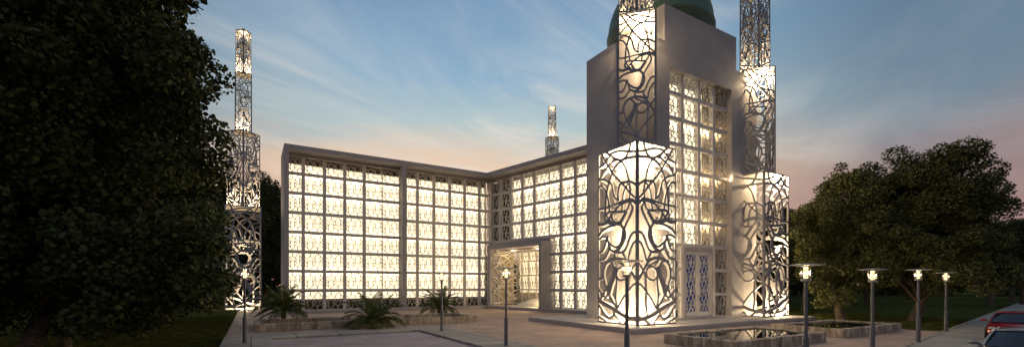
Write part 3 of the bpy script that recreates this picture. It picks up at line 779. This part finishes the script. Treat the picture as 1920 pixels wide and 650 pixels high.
for src,x,y,s,lb,rz in spots:
    c=copy_tree(src); c.location=(x,y,0); c.scale=(s,s,s); c.rotation_euler=(0,0,rz); c['label']=lb
rgt=np.random.default_rng(77); Ct=[];Rt=[]
for x in np.arange(-170,230,2.2):
    for zc in (1.5,4.5,7.5):
        Ct.append(np.array([x+rgt.uniform(-1,1),118+rgt.uniform(-6,6),zc+rgt.uniform(-1,1.6)])); Rt.append(rgt.uniform(1.8,3.2))
mt=leaves_mesh('treeline',Ct,Rt,26,.85,78); mt.materials.append(leafC); ot=bpy.data.objects.new('treeline',mt); COL.objects.link(ot)
tag(ot,'dark far-off wood closing the horizon behind the lawn','woods',kind='stuff')
# grass blades on the near lawns
def blades(poly_fn,n,seed):
    rg=np.random.default_rng(seed); P=poly_fn(rg,n); h=rg.uniform(.04,.11,size=n); a=rg.uniform(0,6.28,n)
    d=np.stack([np.cos(a),np.sin(a),np.zeros(n)],1)*.012; l=np.stack([rg.normal(0,.03,n),rg.normal(0,.03,n),h],1)
    B0=np.concatenate([P,np.zeros((n,1))],1)
    return np.stack([B0-d,B0+d,B0+l],1).reshape(-1,3)
def left_lawn(rg,n):
    a=-rg.uniform(0,1,n)**1.5*11-.05; b=rg.uniform(-3,24,n); return np.array(LL)+a[:,None]*AX+b[:,None]*BX
def right_lawn(rg,n):
    a=rg.uniform(.1,14,n); b=rg.uniform(.5,18,n); return np.array(Rr)+a[:,None]*AX*1.0+b[:,None]*BX
def mkgrass(name,V):
    me=bpy.data.meshes.new(name); n=len(V)//3; me.vertices.add(len(V)); me.vertices.foreach_set('co',V.astype(np.float32).ravel())
    me.loops.add(3*n); me.loops.foreach_set('vertex_index',np.arange(3*n,dtype=np.int32)); me.polygons.add(n)
    me.polygons.foreach_set('loop_start',np.arange(0,3*n,3,dtype=np.int32)); me.polygons.foreach_set('loop_total',np.full(n,3,dtype=np.int32)); me.update(calc_edges=True)
    me.materials.append(bladem); o=bpy.data.objects.new(name,me); COL.objects.link(o); return o
tag(mkgrass('grass',blades(left_lawn,90000,3)),'short lawn grass under the big dark tree at left','grass',kind='stuff')
tag(mkgrass('grass',blades(right_lawn,60000,4)),'short lawn grass under the olive trees at right','grass',kind='stuff')

# ------------------------------------------------------------------ cars
def carpaint(name,c,metal):
    m,nt,b=newmat(name); b.inputs['Base Color'].default_value=(*c,1); b.inputs['Metallic'].default_value=metal; b.inputs['Roughness'].default_value=.28
    b.inputs['Coat Weight'].default_value=.8; b.inputs['Coat Roughness'].default_value=.06
    n=nt.nodes.new('ShaderNodeTexNoise'); n.inputs['Scale'].default_value=600; bp=nt.nodes.new('ShaderNodeBump'); bp.inputs['Strength'].default_value=.02
    nt.links.new(n.outputs['Fac'],bp.inputs['Height']); nt.links.new(bp.outputs['Normal'],b.inputs['Normal']); return m
glassm,nt_,b_=newmat('car_glass'); b_.inputs['Base Color'].default_value=(.015,.02,.03,1); b_.inputs['Roughness'].default_value=.04; b_.inputs['Transmission Weight'].default_value=.35
rubber=mat('tyre_rubber',(.02,.02,.02),.8); chrome=mat('alloy',(.5,.5,.5),.25,metal=.9,noise=.03); blackp=mat('black_trim',(.015,.015,.015),.5)
lens,nt_,b_=newmat('headlight_lens'); b_.inputs['Base Color'].default_value=(.75,.72,.65,1); b_.inputs['Roughness'].default_value=.08; b_.inputs['Metallic'].default_value=.7
seatm=mat('car_seat',(.10,.03,.03),.7)
def car(loc,rz,paint,label,H=1.40):
    root=empty('parked_car',loc,rz,label=label,cat='car',group='cars parked along the roadside walk')
    # body: rings along the length; +x is the nose
    st=[(-2.25,.50,.80,.62),(-2.15,.32,.96,.80),(-1.6,.24,1.02,.90),(-.9,.20,.97,.93),(0,.20,.94,.93),(.75,.20,.93,.93),(1.2,.22,.90,.92),(1.75,.24,.80,.88),(2.1,.26,.70,.80),(2.28,.34,.58,.62)]
    mb=MB(); nr=12
    for x,zl,zt,w in st:
        zm=(zl+zt)/2
        ring=[(-w*.80,zl),(-w*.97,zl+.08),(-w,zm),(-w*.98,zt-.12),(-w*.86,zt-.02),(-w*.4,zt+.03),(w*.4,zt+.03),(w*.86,zt-.02),(w*.98,zt-.12),(w,zm),(w*.97,zl+.08),(w*.80,zl)]
        for y,z in ring: mb.v.append((x,y,z))
    for i in range(len(st)-1):
        for k in range(nr):
            k2=(k+1)%nr; mb.f.append((i*nr+k,i*nr+k2,(i+1)*nr+k2,(i+1)*nr+k))
    mb.f.append(tuple(range(nr-1,-1,-1))); mb.f.append(tuple((len(st)-1)*nr+k for k in range(nr)))
    bo=mb.build('body',paint,root,smooth=True); s=bo.modifiers.new('s','SUBSURF'); s.levels=2; s.render_levels=2
    # greenhouse
    def P(x,y,z): return Vector((x,y,z))
    zb=.93
    base=[(1.15,.78),( -1.75,.74)]; roof=[(.30,.60),(-.95,.58)]
    gf=MB(); th=[]
    q=lambda a,b,t: a*(1-t)+b*t
    # windscreen (curved), rear, side glass
    def surf(A,B,C,Dd,bow,name):
        m=MB(); n1_,n2_=8,5
        for i in range(n1_+1):
            for j in range(n2_+1):
                u=i/n1_; v=j/n2_; p=(A*(1-u)+B*u)*(1-v)+(Dd*(1-u)+C*u)*v
                p=p+bow*(4*u*(1-u)); m.v.append(tuple(p))
        for i in range(n1_):
            for j in range(n2_):
                a=i*(n2_+1)+j; m.f.append((a,a+n2_+1,a+n2_+2,a+1))
        return m.build(name,glassm,root,smooth=True)
    surf(P(1.15,-.78,zb),P(1.15,.78,zb),P(.30,.60,H-.03),P(.30,-.60,H-.03),P(.16,0,.01),'windscreen')
    surf(P(-1.75,.74,zb),P(-1.75,-.74,zb),P(-.95,-.58,H-.04),P(-.95,.58,H-.04),P(-.12,0,.01),'rear_window')
    for sy in(-1,1):
        surf(P(1.10,sy*.80,zb-.02),P(-1.7,sy*.76,zb-.02),P(-.92,sy*.585,H-.05),P(.30,sy*.605,H-.05),P(0,sy*.03,0),'side_window')
    rf=MB(); n1_,n2_=8,8
    for i in range(n1_+1):
        for j in range(n2_+1):
            u=i/n1_; v=j/n2_; x=q(.36,-1.0,u)+.12*(4*v*(1-v))*(1-u)-.08*(4*v*(1-v))*u; y=q(-.63,.63,v)
            rf.v.append((x,y,H-.035+.035*math.sin(math.pi*u)+.05*math.sin(math.pi*v)**.6))
    for i in range(n1_):
        for j in range(n2_):
            a=i*(n2_+1)+j; rf.f.append((a,a+1,a+n2_+2,a+n2_+1))
    ro=rf.build('roof',paint,root,smooth=True); so_=ro.modifiers.new('s','SOLIDIFY'); so_.thickness=.035
    pi=MB()
    for sy in(-1,1):
        pi.tube(smoothline([(1.22,sy*.80,zb-.02),(.8,sy*.735,zb+.22),(.34,sy*.62,H-.03),(-.3,sy*.63,H-.005),(-.95,sy*.60,H-.04),(-1.4,sy*.69,zb+.22),(-1.85,sy*.76,zb-.02)],4),.035,8)
        pi.tube([(-.35,sy*.80,zb-.05),(-.33,sy*.62,H-.03)],.03,6)
    pi.build('window_frame',paint,root,smooth=True)
    for sy in(-1,1):
        m=MB(); m.lathe([(.01,-.11),(.06,-.09),(.085,0),(.06,.09),(.01,.11)],14)
        mo=m.build('mirror',paint,root,smooth=True); mo.location=(.92,sy*1.03,1.0); mo.rotation_euler=(R(90),0,0); mo.scale=(1,.85,1.1)
        a=MB().tube([(.95,sy*.84,.93),(.93,sy*.98,.97)],.022,6).build('mirror_arm',blackp,root)
        hl=MB().lathe([(.01,-.10),(.09,-.08),(.11,0),(.09,.08),(.01,.10)],16)
        ho=hl.build('headlight',lens,root,smooth=True); ho.location=(2.02,sy*.62,.64); ho.scale=(1.1,1.7,.75); ho.rotation_euler=(0,R(-12),0)
    for x in(1.42,-1.38):
        for sy in(-1,1):
            ty=MB().lathe([(.20,-.11),(.31,-.11),(.33,-.08),(.33,.08),(.31,.11),(.20,.11)],28)
            w=ty.build('wheel',rubber,root,smooth=False); w.location=(x,sy*.83,.33); w.rotation_euler=(R(90),0,0)
            rm=MB().lathe([(.05,-.10),(.21,-.10),(.21,.10),(.05,.10)],20)
            for k in range(5):
                a=k*2*math.pi/5; rm.tube([(0,0,-sy*.10),(.2*math.cos(a),.2*math.sin(a),-sy*.115)],.025,6)
            rm.build('rim',chrome,w)
    MB().box(2.20,2.30,-.42,.42,.40,.50).build('grille',blackp,root,bevel=.015)
    MB().box(2.29,2.315,-.24,.24,.33,.40).build('number_plate',plate,root)
    for sy in(-.38,.38):
        sb=MB().box(-.1,.12,sy-.24,sy+.24,.72,1.14).box(-.04,.06,sy-.12,sy+.12,1.14,1.27).build('seat',seatm,root,bevel=.05)
    sw=MB().lathe([(.17,0),(.19,.012),(.17,.024),(.15,.012),(.17,0)],20,cap=False).build('steering_wheel',blackp,root); sw.location=(.55,.38,.95); sw.rotation_euler=(0,R(-65),0)
    return root
ca=math.atan2(-.622,-.783)
p=SW(7.9,2.9); car((p[0],p[1],.006),ca,carpaint('red_paint',(.36,.010,.012),.25),'glossy red car parked by the roadside walk, behind the silver one')
p=SW(-5.5,3.75); car((p[0],p[1],.006),ca,carpaint('silver_paint',(.30,.29,.28),.7),'silver grey car in the bottom right corner, in front of the red car')
